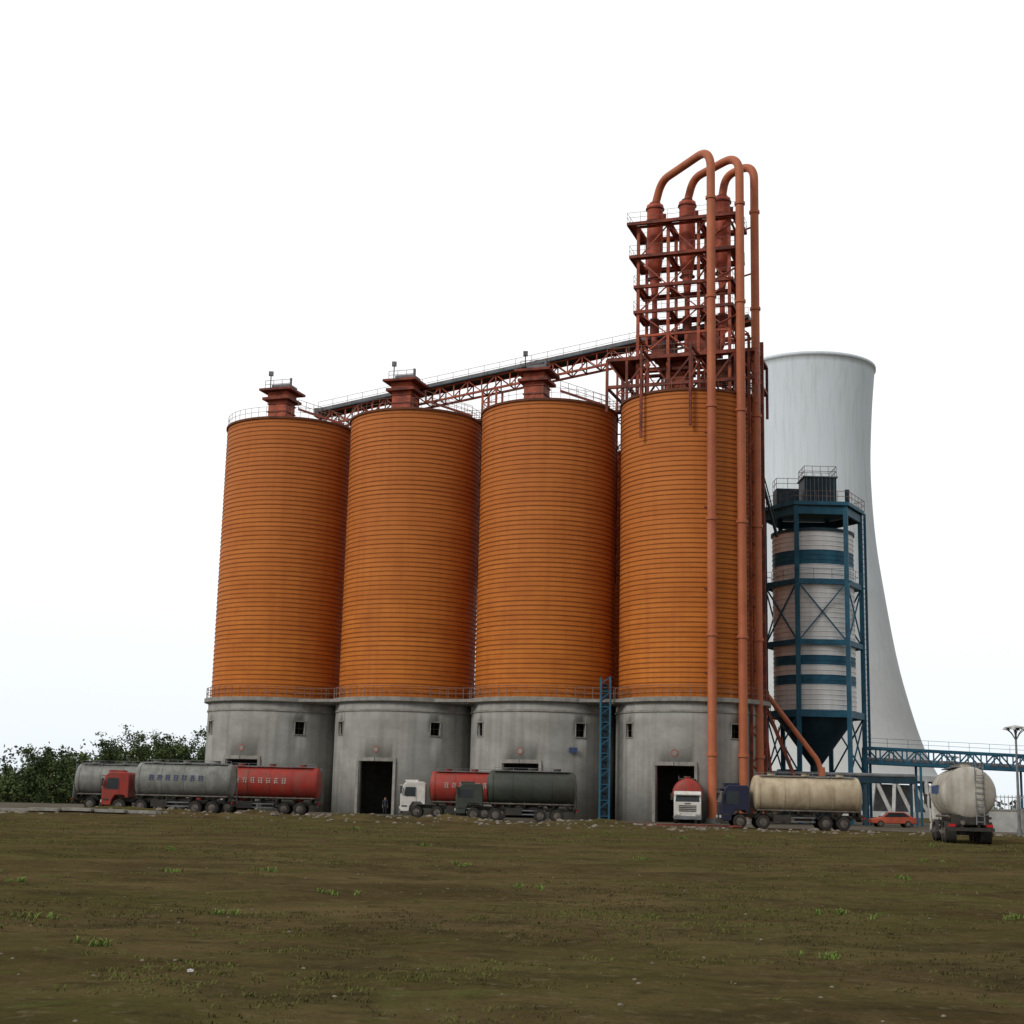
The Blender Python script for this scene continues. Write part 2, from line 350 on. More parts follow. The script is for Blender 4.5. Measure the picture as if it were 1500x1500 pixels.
for i,((x,y),(cx,cy)) in enumerate(zip(pp,cyc)):
    zt=66.9; zc=67.0
    pts=[(x,y,0.1),(x,y,zt),(cx+(x-cx)*.12,cy+(y-cy)*.12,zc-0.3),(cx,cy,64.35)]
    b.tube(pts,0.43,'pipe',18,bend=2.3,bs=9)
    for z in(6.3,17.5,28.7,39.9,51.1,61.5): b.cyl((x,y,z-.14),(x,y,z+.14),0.54,'pipe',18)
    b.cyl((cx,cy,64.4),(cx,cy,64.6),0.6,'darkred',18)
    b.cyl((x,y,0),(x,y,0.5),0.7,'concrete_edge',18)
b.make('pipes',e)
b=MB()
for z in(14,22,30,37.5):
    b.beam((18.2,139.8,z),(19.2,138.9,z),0.14,'darkred'); b.beam((21.8,141,z),(22.3,140,z),0.14,'darkred'); b.beam((23.2,142.6,z),(24.1,142.0,z),0.14,'darkred')
b.beam((25.0,143.2,0),(25.0,143.2,48),0.32,'darkred'); b.beam((23.3,140.9,0),(23.3,140.9,48),0.26,'darkred')
for k in range(30):
    z=1+k*1.55; s_=k%2
    b.beam((25.0,143.2,z+1.5*s_),(23.3,140.9,z+1.5*(1-s_)),0.1,'darkred')
for z in(50,55,60): b.beam((19.2,138.6,z),(18.6,144.6,z),0.14,'darkred'); b.beam((22.3,139.9,z),(20.4,144.2,z),0.14,'darkred'); b.beam((24.1,142,z),(22.6,143.7,z),0.14,'darkred')
b.make('pipe_supports',e)
e=empty('diagonal_transfer_pipe'); b=MB()
b.tube([(24.0,146,13.6),(25.6,146.6,12.8),(31.0,147,6.0),(31.2,147,3.6)],0.26,'pipe',12,bend=.8)
b.cyl((31.2,147,3.2),(31.2,147,5.6),0.5,'pipe',14,r2=0.3)
b.beam((25.2,145.8,12.2),(28.3,146,4.6),0.3,'darkred'); b.beam((25.5,146.6,11),(26.2,146.6,4),0.22,'redsteel')
for k in range(8):
    a=Vector((25.2,145.8,12.2)).lerp(Vector((28.3,146,4.6)),k/8); b.beam(a,a+Vector((0,0,1.0)),0.06,'redsteel')
b.beam((25.0,146.2,36),(27.4,149,29.0),0.24,'bluedark'); b.beam((25.0,146.2,37.2),(27.4,149,30.2),0.1,'bluedark')
b.make('pipe_and_stair',e)
# ------------------------------------------------------------ blue framed white silo
e=empty('blue_framed_cement_silo',(32.3,155,0)); b=MB(); r=4.25
z=11.1; prof=[(r,z)];keys=[];p=0.5
def band(zc): return 26.7<zc<28.1 or 15.9<zc<16.9 or 14.3<zc<15.1 or zc>29.9
while z+p<30.3:
    kk='blue' if band(z+p/2) else 'whitesilo'
    prof+=[(r,z+p-.08),(r+.04,z+p-.06),(r+.04,z+p-.02),(r,z+p)];keys+=[kk,'blue' if kk=='blue' else 'grey',kk,kk];z+=p
b.lathe(prof,'whitesilo',seg=80,keys=keys); b.lathe([(r,z),(r+.15,z),(r+.15,z+.3),(0.02,z+1.2)],'bluedark',seg=80)
b.lathe([(0.6,6.0),(r-0.05,11.0),(r+.2,11.0),(r+.2,11.4),(r,11.41)],'bluedark',seg=64)
b.cyl((0,0,4.6),(0,0,6.1),0.6,'bluedark'); b.make('silo_drum',e)
b=MB(); Rh=5.15; hx=[(Rh*math.cos(R(60*i)),Rh*math.sin(R(60*i))) for i in range(6)]
for i,(x,y) in enumerate(hx):
    b.beam((x,y,0),(x,y,33),0.46,'blue')
    x2,y2=hx[(i+1)%6]
    for z,h in((5.0,.45),(11.1,.7),(18.4,.55),(24.7,.55),(32.2,.8)):
        b.beam((x,y,z),(x2,y2,z),0.3,'blue',h=h)
    for za,zb in((18.4,24.7),)+(((5,11.1),) if i in(0,2,3,5) else ()):
        b.beam((x,y,za),(x2,y2,zb),0.13,'blue'); b.beam((x2,y2,za),(x,y,zb),0.13,'blue')
    for z in(24.9,):
        d=1.10; b.linerail((x*d,y*d,z),(x2*d,y2*d,z),'blue',step=1.5,w=.035)
        b.beam((x,y,z-.2),(x*d,y*d,z-.2),.15,'blue')
    b.linerail((x*1.1,y*1.1,33.1),(x2*1.1,y2*1.1,33.1),'rail',step=1.0)
b.beam((Rh+.75,1,0),(Rh+.75,1,33),.26,'blue')
for k in range(60): b.beam((Rh+.45,1,0.5+k*.54),(Rh+.75,1,0.5+k*.54),.06,'blue')
b.make('blue_frame',e)
b=MB(); vs=[(x*1.1,y*1.1,z) for z in(32.72,33.1) for x,y in hx]
b.add(vs,[(5,4,3,2,1,0),(6,7,8,9,10,11)]+[(i,(i+1)%6,6+(i+1)%6,6+i) for i in range(6)],'blue')
b.box((-2.9,-0.6,34.1),(2.4,2.2,1.9),'bluedark'); b.box((0.5,-0.6,34.7),(3.4,3.2,3.1),'bluedark')
for k in range(8): b.box((-1.0+k*.42,-2.23,34.7),(.07,.06,2.9),'grey')
b.box((0.5,-.6,36.3),(3.7,3.5,.12),'grey')
for a,c in(((-1.2,-2.2),(2.2,-2.2)),((-1.2,1),(2.2,1)),((-1.2,-2.2),(-1.2,1)),((2.2,-2.2),(2.2,1))): b.linerail((*a,36.36),(*c,36.36),'rail',step=.8)
for a,c in(((-4.1,-1.7),(-1.7,-1.7)),((-4.1,-1.7),(-4.1,.5))): b.linerail((*a,35.05),(*c,35.05),'rail',step=.8)
b.cyl((3.6,-1,33),(3.6,-1,35.2),.25,'bluedark')
b.make('roof_filter_and_deck',e)
b=MB()
for k in range(5): b.box((-1.6+k*0.9,1.0,2.2),(.5,3,4.0-0.3*k),'bluedark')
b.box((0,1.5,4.3),(7.5,3.5,.3),'bluedark'); b.box((-3,0,3),(1.8,2,5),'bluedark'); b.make('machinery_under_hopper',e)
e=empty('pipe_bridge'); b=MB()
A=Vector((37.4,155,7.9));B=Vector((66,158,7.3)); n=20
for side in(-1,1):
    o=Vector((0,side*.9,0)); dn=Vector((0,0,-1.5))
    b.beam(A+o,B+o,.26,'blue');b.beam(A+o+dn,B+o+dn,.3,'blue')
    for i in range(n):
        a=A.lerp(B,i/n);c=A.lerp(B,(i+1)/n); b.beam(a+o,a+o+dn,.15,'blue'); b.beam(a+o+(dn if i%2 else Vector()),c+o+(Vector() if i%2 else dn),.13,'blue')
for i in range(0,n+1,4):
    a=A.lerp(B,i/n)
    for s_ in(-.9,.9): b.beam((a.x,a.y+s_,0),(a.x,a.y+s_,6.3),.25,'blue')
b.cyl(A+Vector((0,0,-1.2)),B+Vector((0,0,-1.2)),.28,'grey'); b.cyl(A+Vector((0,.5,-1.1)),B+Vector((0,.5,-1.1)),.2,'grey')
b.linerail(A+Vector((0,-1,.1)),B+Vector((0,-1,.1)),'blue',step=2.2,w=.035,h=.9)
b.beam((24.5,149.3,4.5),(41,149.3,4.5),.5,'bluedark',h=.6); b.cyl((24.5,149.3,5.0),(41,149.3,5.0),.2,'grey')
for x in(26,30.5,36,40.6): b.beam((x,149.3,0),(x,149.3,4.2),.28,'bluedark')
b.make('truss_and_pipes',e)
# ------------------------------------------------------------ cooling tower
e=empty('cooling_tower',(71.4,345,0)); b=MB()
ctrl=[(28.4,8),(25.0,15),(21.9,25),(19.1,37),(16.3,55),(15.2,64),(14.6,73),(14.4,82),(14.7,90),(15.2,98),(15.9,105.5)]
prof=[]
for i in range(len(ctrl)-1):
    p0=ctrl[max(0,i-1)];p1=ctrl[i];p2=ctrl[i+1];p3=ctrl[min(len(ctrl)-1,i+2)]
    for j in range(4):
        t=j/4; prof.append(tuple(.5*(2*p1[q]+(p2[q]-p0[q])*t+(2*p0[q]-5*p1[q]+4*p2[q]-p3[q])*t*t+(3*p1[q]-p0[q]-3*p2[q]+p3[q])*t**3) for q in(0,1)))
prof.append(ctrl[-1]); prof+=[(16.2,105.6),(16.2,106.3),(15.6,106.35)]+[(r-.5,z) for r,z in reversed(ctrl)]
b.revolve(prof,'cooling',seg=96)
b.make('shell',e)
b=MB()
for i in range(36):
    a=2*math.pi*i/36;h=2*math.pi/72
    for s_ in(-1,1): b.beam((31*math.cos(a),31*math.sin(a),0),(28.3*math.cos(a+s_*h),28.3*math.sin(a+s_*h),8.1),.7,'wallwhite')
b.lathe([(27.9,7.8),(28.7,7.8),(28.5,9),(27.9,9)],'cooling',seg=96); b.lathe([(32,0),(32,1.2),(31.5,1.2),(31.5,0)],'cooling',seg=72)
b.lathe([(24.0,0),(24.0,7)],'grey',seg=48)
b.make('support_columns',e)
# ------------------------------------------------------------ tank trucks
def truck(loc,rz,L,cab,tank,letters=None,cabh=3.15,h=0,defl=True):
    e=empty('tank_truck',(*loc,h),rz)
    b=MB(); W=1.22; pr=[(0.0,0.55),(0.02,1.85),(-0.22,cabh-.25),(-0.5,cabh),(-1.95,cabh+.02),(-2.1,cabh-.15),(-2.12,1.15),(-1.95,1.15),(-1.75,1.35),(-1.05,1.35),(-0.8,0.95),(-0.75,0.55)]
    n=len(pr); vs=[(x,y,z) for y in(-W,W) for x,z in pr]
    b.add(vs,[tuple(range(n)),tuple(range(2*n-1,n-1,-1))]+[(i,n+i,n+(i+1)%n,(i+1)%n) for i in range(n)],cab)
    b.make('cab',e,bevel=0.06)
    b=MB()
    def fr(z): return 0.02+(z-1.85)/(cabh-.25-1.85)*(-.24)
    z0,z1=1.92,cabh-.42
    b.add([(fr(z0)+.02,-1.08,z0),(fr(z0)+.02,1.08,z0),(fr(z1)+.02,1.02,z1),(fr(z1)+.02,-1.02,z1)],[(0,1,2,3)],'glass')
    for s_ in(-1,1):
        y=s_*(W+.012); q=[(-.32,y,1.9),(-.42,y,cabh-.45),(-1.3,y,cabh-.45),(-1.3,y,1.8),(-.5,y,1.8)]
        b.add(q,[tuple(range(5))],'glass')
        b.box((-.05,s_*1.42,2.35),(.12,.18,.6),'black'); b.beam((-.1,s_*1.2,2.6),(-.05,s_*1.4,2.5),.04,'black')
        b.box((0.06,s_*.9,.86),(.08,.42,.2),'lamp')
        b.box((-.35,s_*(W+.02),1.0),(.45,.05,.1),'black')
        b.box((-1.36,s_*(W+.004),1.9),(.02,.02,1.3),'black')
    b.box((0.04,0,.52),(.2,2.46,.3),'black' if cab!='twhite' else 'grey')
    for k in range(4): b.box((.035,0,1.12+k*.15),(.05,1.55,.07),'black')
    b.box((.05,0,1.78),(.03,.5,.1),'hub')
    b.box((-.02,0,cabh-.3),(.3,2.2,.06),cab)
    if defl: b.box((-.9,0,cabh+.09),(1.1,1.5,.15),cab)
    b.make('cab_windows_grille_and_lights',e)
    b=MB()
    for s_ in(-.42,.42): b.box((-L/2-.6,s_,.98),(L-1.5,.1,.28),'black')
    b.box((-L+.15,0,.75),(.12,2.4,.18),'black')
    for s_ in(-.95,.95): b.box((-L+.08,s_,.95),(.06,.35,.14),'redlens')
    b.box((-4.6,-.95,.8),(1.3,.5,.55),'grey'); b.box((-4.6,.95,.8),(1.3,.5,.55),'black'); 
    for y in(-1.15,1.15):
        for z in(.6,.9): b.box((-6.1,y,z),(2.0,.05,.09),'grey')
        for x in(-7,-5.2): b.beam((x,y,.5),(x,y,1.3),.06,'black')
    b.cyl((-5.9,0,.9),(-7.0,0,.9),.35,'hub')
    b.box((-L+.35,0,1.25),(.1,1.9,.5),'black')
    b.make('chassis',e)
    b=MB()
    ax=[-1.4,-3.15,-(L-3.0),-(L-1.65)]
    for i,x in enumerate(ax):
        for s_ in(-1,1):
            yo=s_*1.2; yi=s_*(.88 if i<2 else .62)
            b.cyl((x,yi,.52),(x,yo-s_*.03,.52),.52,'rubber',22); b.cyl((x,yo-s_*.03,.52),(x,yo,.52),.5,'rubber',22,r2=.44)
            b.cyl((x,yo+s_*.002,.52),(x,yo+s_*.03,.52),.28,'hub',16); b.cyl((x,yo+s_*.03,.52),(x,yo+s_*.1,.52),.12,'hub',10)
        b.cyl((x,-.9,.52),(x,.9,.52),.09,'black',8)
    b.make('wheels',e)
    b=MB()
    for x in ax[1:]:
        for s_ in(-1,1):
            for k in range(6):
                a0=R(25+k*22);a1=R(47+k*22);rr=.64
                b.add([(x+math.cos(a0)*rr,s_*.75,.5+math.sin(a0)*rr),(x+math.cos(a1)*rr,s_*.75,.5+math.sin(a1)*rr),(x+math.cos(a1)*rr,s_*1.24,.5+math.sin(a1)*rr),(x+math.cos(a0)*rr,s_*1.24,.5+math.sin(a0)*rr)],[(0,1,2,3)],'black')
    b.make('mudguards',e)
    b=MB(); r=1.36; zc=2.64; xs=-2.4; xe=-L+.05; seg=36
    prof=[]; dm=.38
    for k in range(8):
        t=k/7*math.pi/2; prof.append((xs-dm+dm*math.cos(t),max(.001,r*math.sin(t))))
    m_=(xs+xe)/2
    prof+= [(m_+.9,r),(m_-.9,r)]
    for k in range(8):
        t=math.pi/2-k/7*math.pi/2; prof.append((xe+dm-dm*math.cos(t),max(.001,r*math.sin(t))))
    vs=[]
    for x,rr in prof:
        for j in range(seg):
            t=2*math.pi*j/seg; vs.append((x,rr*math.cos(t),zc+rr*math.sin(t)))
    b.add(vs,[(i*seg+j,i*seg+(j+1)%seg,(i+1)*seg+(j+1)%seg,(i+1)*seg+j) for i in range(len(prof)-1) for j in range(seg)],tank,True)
    nb=5
    for k in range(nb):
        x=xs-.5+(xe-xs+1.0)*k/(nb-1); b.cyl((x-.04,0,zc),(x+.04,0,zc),r+.03,tank,36)
    for k in range(3):
        x=xs-1.6+(xe-xs+3.2)*k/2; b.cyl((x,0,zc+r-.05),(x,0,zc+r+.18),.3,tank,14); b.cyl((x,0,zc+r+.18),(x,0,zc+r+.23),.35,'hub',14)
    for k in range(2):
        x=xs-1.9+(xe-xs+3.8)*k; b.cyl((x,0,zc-r+.35),(x,0,zc-r-.35),.85,tank,18,r2=.22)
    b.make('tank',e)
    b=MB()
    for k in range(6):
        x=xs-.7+(xe-xs+1.4)*k/5
        for s_ in(-1,1): b.box((x,s_*.55,1.36),(.16,.5,.5),'black')
    b.box(((xs+xe)/2,-.55,zc+r+.0),(abs(xe-xs)-1.2,.4,.05),'grey'); b.box(((xs+xe)/2,.55,zc+r+.0),(abs(xe-xs)-1.2,.4,.05),'grey')
    b.linerail((xs-.6,-.8,zc+r-.1),(xe+.6,-.8,zc+r-.1),'grey',h=.36,step=1.4,w=.03)
    for s_ in(-.2,.2): b.beam((xe-.06,s_-.5,1.0),(xe+.1,s_-.5,zc+r),.05,'grey')
    for k in range(9): b.beam((xe-.06,-.7,1.15+k*.3),(xe-.06,-.3,1.15+k*.3),.04,'grey')
    b.cyl((xs-.4,-1.05,1.35),(xe+.4,-1.05,1.35),.07,'hub',8)
    b.cyl((xs-.3,1.05,1.4),(xe+.4,1.05,1.4),.07,'hub',8)
    b.cyl((-L+.3,.4,1.1),(-L-.02,.4,1.1),.12,'hub',10)
    b.make('catwalk_ladder_and_pipes',e)
    b=MB()
    if letters:
        rnd=random.Random(3)
        for s_ in(-1,1):
            y=s_*(r+.015)
            for k in range(7):
                x=xs-1.3-k*.66
                if x<xe+1: break
                for q in range(3): b.beam((x,y,zc+.02+q*.17+rnd.uniform(-.03,.03)),(x-.4,y,zc+.02+q*.17+rnd.uniform(-.04,.04)),.035,letters)
                for q in range(2): b.beam((x-.08-.2*q,y+s_*.003,zc-.08+rnd.uniform(0,.1)),(x-.1-.2*q+rnd.uniform(-.06,.06),y+s_*.003,zc+.42),.035,letters)
    if b.v: b.make('tank_markings',e)
    return e
pi=math.pi
truck((-32.3,121),pi,10.5,'tred','tgrey',letters='signblue')
truck((-26.5,127),pi,10.9,'tred','tred',letters='lettercream')
truck((-27.2,133),0,11.0,'twhite','tgrey')
truck((-3.9,120),pi,9.7,'tgreen','tgreen',cabh=2.9)
truck((-8.95,129),pi,10.2,'twhite','tred',letters='lettercream',cabh=3.05)
truck((16.35,134.0),-pi/2-0.12,9.6,'twhite','tred',cabh=2.85,defl=False)
truck((16.4,114.5),pi,10.9,'tblue','tbeige',cabh=3.2)
truck((26.4,88.6),R(79),10.3,'twhite','tcream',letters='signblue')
# ------------------------------------------------------------ red car
e=empty('red_car',(34.9,143,0),pi); b=MB()
pr=[(0,.35),(0.02,.75),(-.9,.92),(-1.5,1.42),(-3.1,1.45),(-3.8,1.0),(-4.2,.95),(-4.25,.35)]
n=len(pr); vs=[(x,y,z) for y in(-.82,.82) for x,z in pr]
b.add(vs,[tuple(range(n)),tuple(range(2*n-1,n-1,-1))]+[(i,n+i,n+(i+1)%n,(i+1)%n) for i in range(n)],'cyclone'); b.make('body',e,bevel=.08)
b=MB()
for s_ in(-1,1): b.add([(-1.1,s_*.83,.95),(-1.58,s_*.83,1.36),(-3.0,s_*.83,1.38),(-3.55,s_*.83,1.0)],[(0,1,2,3)],'glass')
b.add([(-.97,-.7,.99),(-.97,.7,.99),(-1.46,.65,1.41),(-1.46,-.65,1.41)],[(0,1,2,3)],'glass')
for x in(-.8,-3.4):
    for s_ in(-1,1): b.cyl((x,s_*.6,.32),(x,s_*.86,.32),.32,'rubber',18); b.cyl((x,s_*.86,.32),(x,s_*.88,.32),.18,'hub',12)
b.make('windows_and_wheels',e)
# ------------------------------------------------------------ street lamps
def lamp(x,y,h):
    e=empty('street_lamp',(x,y,0)); b=MB()
    b.cyl((0,0,0),(0,0,h),.12,'grey',12,r2=.07); b.cyl((0,0,0),(0,0,.5),.2,'grey',12)
    for k in range(6):
        a=k*pi/3; b.tube([(0,0,h-1.0),(.35*math.cos(a),.35*math.sin(a),h-.4),(.75*math.cos(a),.75*math.sin(a),h-.15)],.03,'grey',6,bend=.2,bs=3)
        b.cyl((.75*math.cos(a),.75*math.sin(a),h-.2),(.75*math.cos(a),.75*math.sin(a),h-.05),.22,'wallwhite',12,r2=.1)
    b.lathe([(.02,h+.15),(.5,h+.05),(.8,h-.02),(.8,h-.08)],'wallwhite',seg=24)
    b.make('pole_and_heads',e)
lamp(37.8,110,7.9); lamp(57,190,8.5)
e=empty('boundary_wall',(0,0,0)); b=MB()
b.box((48,128,.9),(16,.35,1.8),'wallwhite'); b.box((48,128,1.86),(16.1,.5,.12),'concrete_edge')
for x in range(41,57,3): b.box((x,127.95,1.0),(.45,.5,2.0),'concrete_edge')
b.make('wall',e)
e=empty('picket_fence'); b=MB()
for k in range(60): b.beam((42+k*.35,134,0),(42+k*.35,134,3.2),.07,'wallwhite')
for z in(.4,1.7,3.0): b.beam((42,134.06,z),(63,134.06,z),.08,'wallwhite')
b.make('bars',e)
# ------------------------------------------------------------ person
def person(x,y,rz,h=1.72):
    bm_v=[((0,0,.95),.13),((0,0,1.12),.125),((0,.0,1.30),.15),((0,.0,1.42),.13),((0,-.01,1.49),.055),((0,-.01,1.55),.06),((0,-.015,1.64),.088),((0,-.01,1.70),.07),
     ((-.09,0,.88),.09),((-.11,-.02,.5),.062),((-.12,.02,.1),.045),((-.13,-.13,.04),.035),
     ((.09,0,.88),.09),((.12,.03,.5),.062),((.13,.06,.1),.045),((.14,-.09,.04),.035),
     ((-.19,0,1.40),.06),((-.25,.03,1.13),.045),((-.24,-.07,.9),.034),((-.24,-.09,.82),.03),
     ((.19,0,1.40),.06),((.26,.03,1.13),.045),((.25,-.06,.9),.034),((.25,-.08,.82),.03)]
    ed=[(0,1),(1,2),(2,3),(3,4),(4,5),(5,6),(6,7),(0,8),(8,9),(9,10),(10,11),(0,12),(12,13),(13,14),(14,15),(3,16),(16,17),(17,18),(18,19),(3,20),(20,21),(21,22),(22,23)]
    for hd,sx in((19,-1),(23,1)):
        hx,hy,hz=bm_v[hd][0]
        for k in range(4):
            o=len(bm_v); fy=hy-.03+k*.02; ln=[.06,.075,.07,.055][k]
            bm_v+= [((hx,fy,hz-.05),.009),((hx-sx*.012,fy-.004,hz-.05-ln),.008)]; ed+=[(hd,o),(o,o+1)]
        o=len(bm_v); bm_v+=[((hx-sx*.01,hy-.045,hz-.02),.010),((hx-sx*.015,hy-.06,hz-.06),.009)]; ed+=[(hd,o),(o,o+1)]
    me=bpy.data.meshes.new('p'); me.from_pydata([v for v,_ in bm_v],ed,[])
    o=bpy.data.objects.new('p',me); scene.collection.objects.link(o)
    sk=o.modifiers.new('k','SKIN'); 
    if not me.skin_vertices:
        bpy.context.view_layer.objects.active=o; bpy.ops.mesh.customdata_skin_add()
    for i,(v,r_) in enumerate(bm_v): me.skin_vertices[0].data[i].radius=(r_,r_*(.75 if i in(0,1,2,3) else 1)); me.skin_vertices[0].data[i].use_root=(i==0)
    ss=o.modifiers.new('s','SUBSURF'); ss.levels=2; ss.render_levels=2
    bpy.context.view_layer.update(); dg=bpy.context.evaluated_depsgraph_get()
    m2=bpy.data.meshes.new_from_object(o.evaluated_get(dg)); bpy.data.objects.remove(o)
    m2.materials.clear()
    for k in('trousers','shirt','skin','hair','black'): m2.materials.append(M[k])
    for p in m2.polygons:
        c=p.center; p.use_smooth=True
        if c.z>1.47: k=3 if (c.z>1.68 or (c.y>.02 and c.z>1.56)) else 2
        elif abs(c.x)>.19 and c.z<.88: k=2
        elif c.z>.9: k=1
        elif c.z<.09: k=4
        else: k=0
        p.material_index=k
    e=empty('person',(x,y,0),rz); ob=bpy.data.objects.new('body',m2); scene.collection.objects.link(ob); ob.parent=e
    b=MB()
    for s_ in(-1,1): b.cyl((s_*.03,-.095,1.64),(s_*.03,-.104,1.64),.011,'black',8); b.cyl((s_*.085,0,1.63),(s_*.1,.01,1.63),.025,'skin',8)
    b.cyl((0,-.1,1.63),(0,-.125,1.605),.012,'skin',8,r2=.018); b.box((0,-.092,1.575),(.045,.012,.01),'signred')
    b.make('face_features',e); e.scale=(h/1.77,)*3
person(-11.5,143.5,0.2)
# ------------------------------------------------------------ ground
def gh(x,y):
    h=0.0
    if 0<y<115 and abs(x)<150:
        f=min(1,(115-y)/6)
        h+=f*(0.10*noise.noise((x*.12,y*.12,0))+0.05*noise.noise((x*.5,y*.5,3)))
        d=math.exp(-((y-106+3*noise.noise((x*.06,0,5)))/4.2)**2)
        side=1/(1+math.exp(max(-30,min(30,(x-12)/1.5))))
        h+=d*side*(0.32+0.50*noise.noise((x*.22,y*.1,7))+.2*noise.noise((x*1.1,y*.4,2)))
        if y<60: h+=0.022*noise.noise((x*2.2,y*2.2,9))+0.04*noise.noise((x*.9,y*.9,2))
    return h
def axis(dense0,dense1,st,lo,hi,g=1.25):
    a=[dense0+st*i for i in range(int((dense1-dense0)/st)+1)]
    s_=st;x=a[-1]
    while x<hi: s_*=g;x+=s_;a.append(x)
    s_=st;x=a[0];pre=[]
    while x>lo: s_*=g;x-=s_;pre.append(x)
    return pre[::-1]+a
xs=axis(-18,18,.2,-3500,3500,1.03)
ys=[v for v in axis(6,45,.2,-300,45,1.3) if v<=45]+[45+.7*i for i in range(1,112)]
y=ys[-1];s_=.9
while y<4500: s_*=1.25;y+=s_;ys.append(y)
vs=[(x,y,gh(x,y)) for y in ys for x in xs]; nx=len(xs)
g=MB(); M['ground']=None
m=bpy.data.materials.new('muddy_grass_ground'); m.use_nodes=True; nt=m.node_tree;N=nt.nodes;Lk=nt.links
bs=N['Principled BSDF']; bs.inputs['Roughness'].default_value=1; bs.inputs['Specular IOR Level'].default_value=.0
tc=N.new('ShaderNodeTexCoord')
def nz(sc,det=6,st=(1,1,1),off=0):
    mp=N.new('ShaderNodeMapping'); mp.inputs['Scale'].default_value=st; mp.inputs['Location'].default_value=(off,off,0); Lk.new(tc.outputs['Object'],mp.inputs[0])
    n=N.new('ShaderNodeTexNoise'); n.inputs['Scale'].default_value=sc; n.inputs['Detail'].default_value=det; n.inputs['Roughness'].default_value=.65; Lk.new(mp.outputs[0],n.inputs['Vector']); return n.outputs['Fac']
def rmp(f,a,b_,hi=1.0):
    r_=N.new('ShaderNodeMapRange'); r_.inputs[1].default_value=a;r_.inputs[2].default_value=b_; r_.inputs[4].default_value=hi; Lk.new(f,r_.inputs[0]); return r_.outputs[0]
def mix(f,c1,c2):
    x=N.new('ShaderNodeMixRGB'); Lk.new(f,x.inputs[0])
    for i,c in((1,c1),(2,c2)):
        if isinstance(c,tuple): x.inputs[i].default_value=(*c,1)
        else: Lk.new(c,x.inputs[i])
    return x.outputs[0]
c=mix(rmp(nz(.30,9,(.7,1,1)),.38,.62),(.068,.050,.022),(.118,.086,.040))
c=mix(rmp(nz(.13,9,(.8,1.2,1),13),.47,.62,.55),c,(.074,.076,.022))
c=mix(rmp(nz(.45,9,(.7,1.1,1),73),.50,.66,.75),c,(.042,.033,.017))
c=mix(rmp(nz(1.8,9,(.8,1.1,1),31),.52,.68,.75),c,(.040,.032,.016))
c=mix(rmp(nz(.8,10,(.9,1.1,1),55),.58,.70,.65),c,(.078,.100,.026))
c=mix(rmp(nz(5,8,off=5),.56,.72,.85),c,(.150,.118,.066))
c=mix(rmp(nz(14,6,off=9),.56,.70,.7),c,(.035,.028,.015))
Lk.new(c,bs.inputs['Base Color'])
bp=N.new('ShaderNodeBump'); bp.inputs['Strength'].default_value=1.0; bp.inputs['Distance'].default_value=.10; Lk.new(nz(4,10),bp.inputs['Height']); Lk.new(bp.outputs[0],bs.inputs['Normal'])
M['ground']=m
g.add(vs,[(j*nx+i,j*nx+i+1,(j+1)*nx+i+1,(j+1)*nx+i) for j in range(len(ys)-1) for i in range(nx-1)],'ground',True)
g.make('ground')
M['yard']=mat('yard_gravel',(.15,.13,.105),(.08,.07,.052),.95,.3,bump=.4,bscale=6,spec=0)
g=MB(); g.add([(-75,116,.006),(60,116,.006),(60,200,.006),(-75,200,.006)],[(0,1,2,3)],'yard'); g.make('yard_pavement')
def blob(b,c,r,k,rnd,fl=.6):
    vs=[];seg=7
    for j,ph in enumerate((-.6,.1,.75)):
        for i in range(seg):
            t=2*pi*i/seg; rr=r*math.cos(ph)*rnd.uniform(.7,1.2); vs.append((c[0]+rr*math.cos(t),c[1]+rr*math.sin(t),c[2]+r*fl*math.sin(ph)*rnd.uniform(.8,1.2)))
    vs.append((c[0],c[1],c[2]+r*fl*1.05))
    fs=[(j*seg+i,j*seg+(i+1)%seg,(j+1)*seg+(i+1)%seg,(j+1)*seg+i) for j in range(2) for i in range(seg)]+[(2*seg+i,2*seg+(i+1)%seg,3*seg) for i in range(seg)]
    b.add(vs,fs,k)
b=MB(); rnd=random.Random(5)
for i in range(700):
    x=rnd.uniform(-60,14) if i<560 else rnd.uniform(14,45); y=rnd.gauss(106,4)
    blob(b,(x,y,gh(x,y)),rnd.uniform(.05,.2)*(1.7 if rnd.random()<.1 else 1),'stone',rnd)
for i in range(220):
    y=rnd.uniform(11,60); x=rnd.uniform(-.42,.42)*y; blob(b,(x,y,gh(x,y)),rnd.uniform(.01,.03),'stone',rnd)
blob(b,(-2.9,14.3,gh(-2.9,14.3)),.045,'wallwhite',rnd);blob(b,(-4.2,12.5,gh(-4.2,12.5)),.035,'wallwhite',rnd)
b.make('rubble_stones')
b=MB()
for i in range(9):
    x=8+i*1.1; yy=112+rnd.uniform(-1.5,1.5); a=rnd.uniform(-.5,.5); z=gh(x,yy)+.15; b.box((x,yy,z),(rnd.uniform(1,2.6),.3,.12),'darkred',a)
b.make('scrap_timber_pile')
b=MB()
for i in range(7): b.box((-38+i*2.2,103+rnd.uniform(-.6,.6),gh(-38+i*2.2,103)+.12),(2.1,1.1,.2),'concrete_edge',rnd.uniform(-.2,.2))
b.make('concrete_slabs')
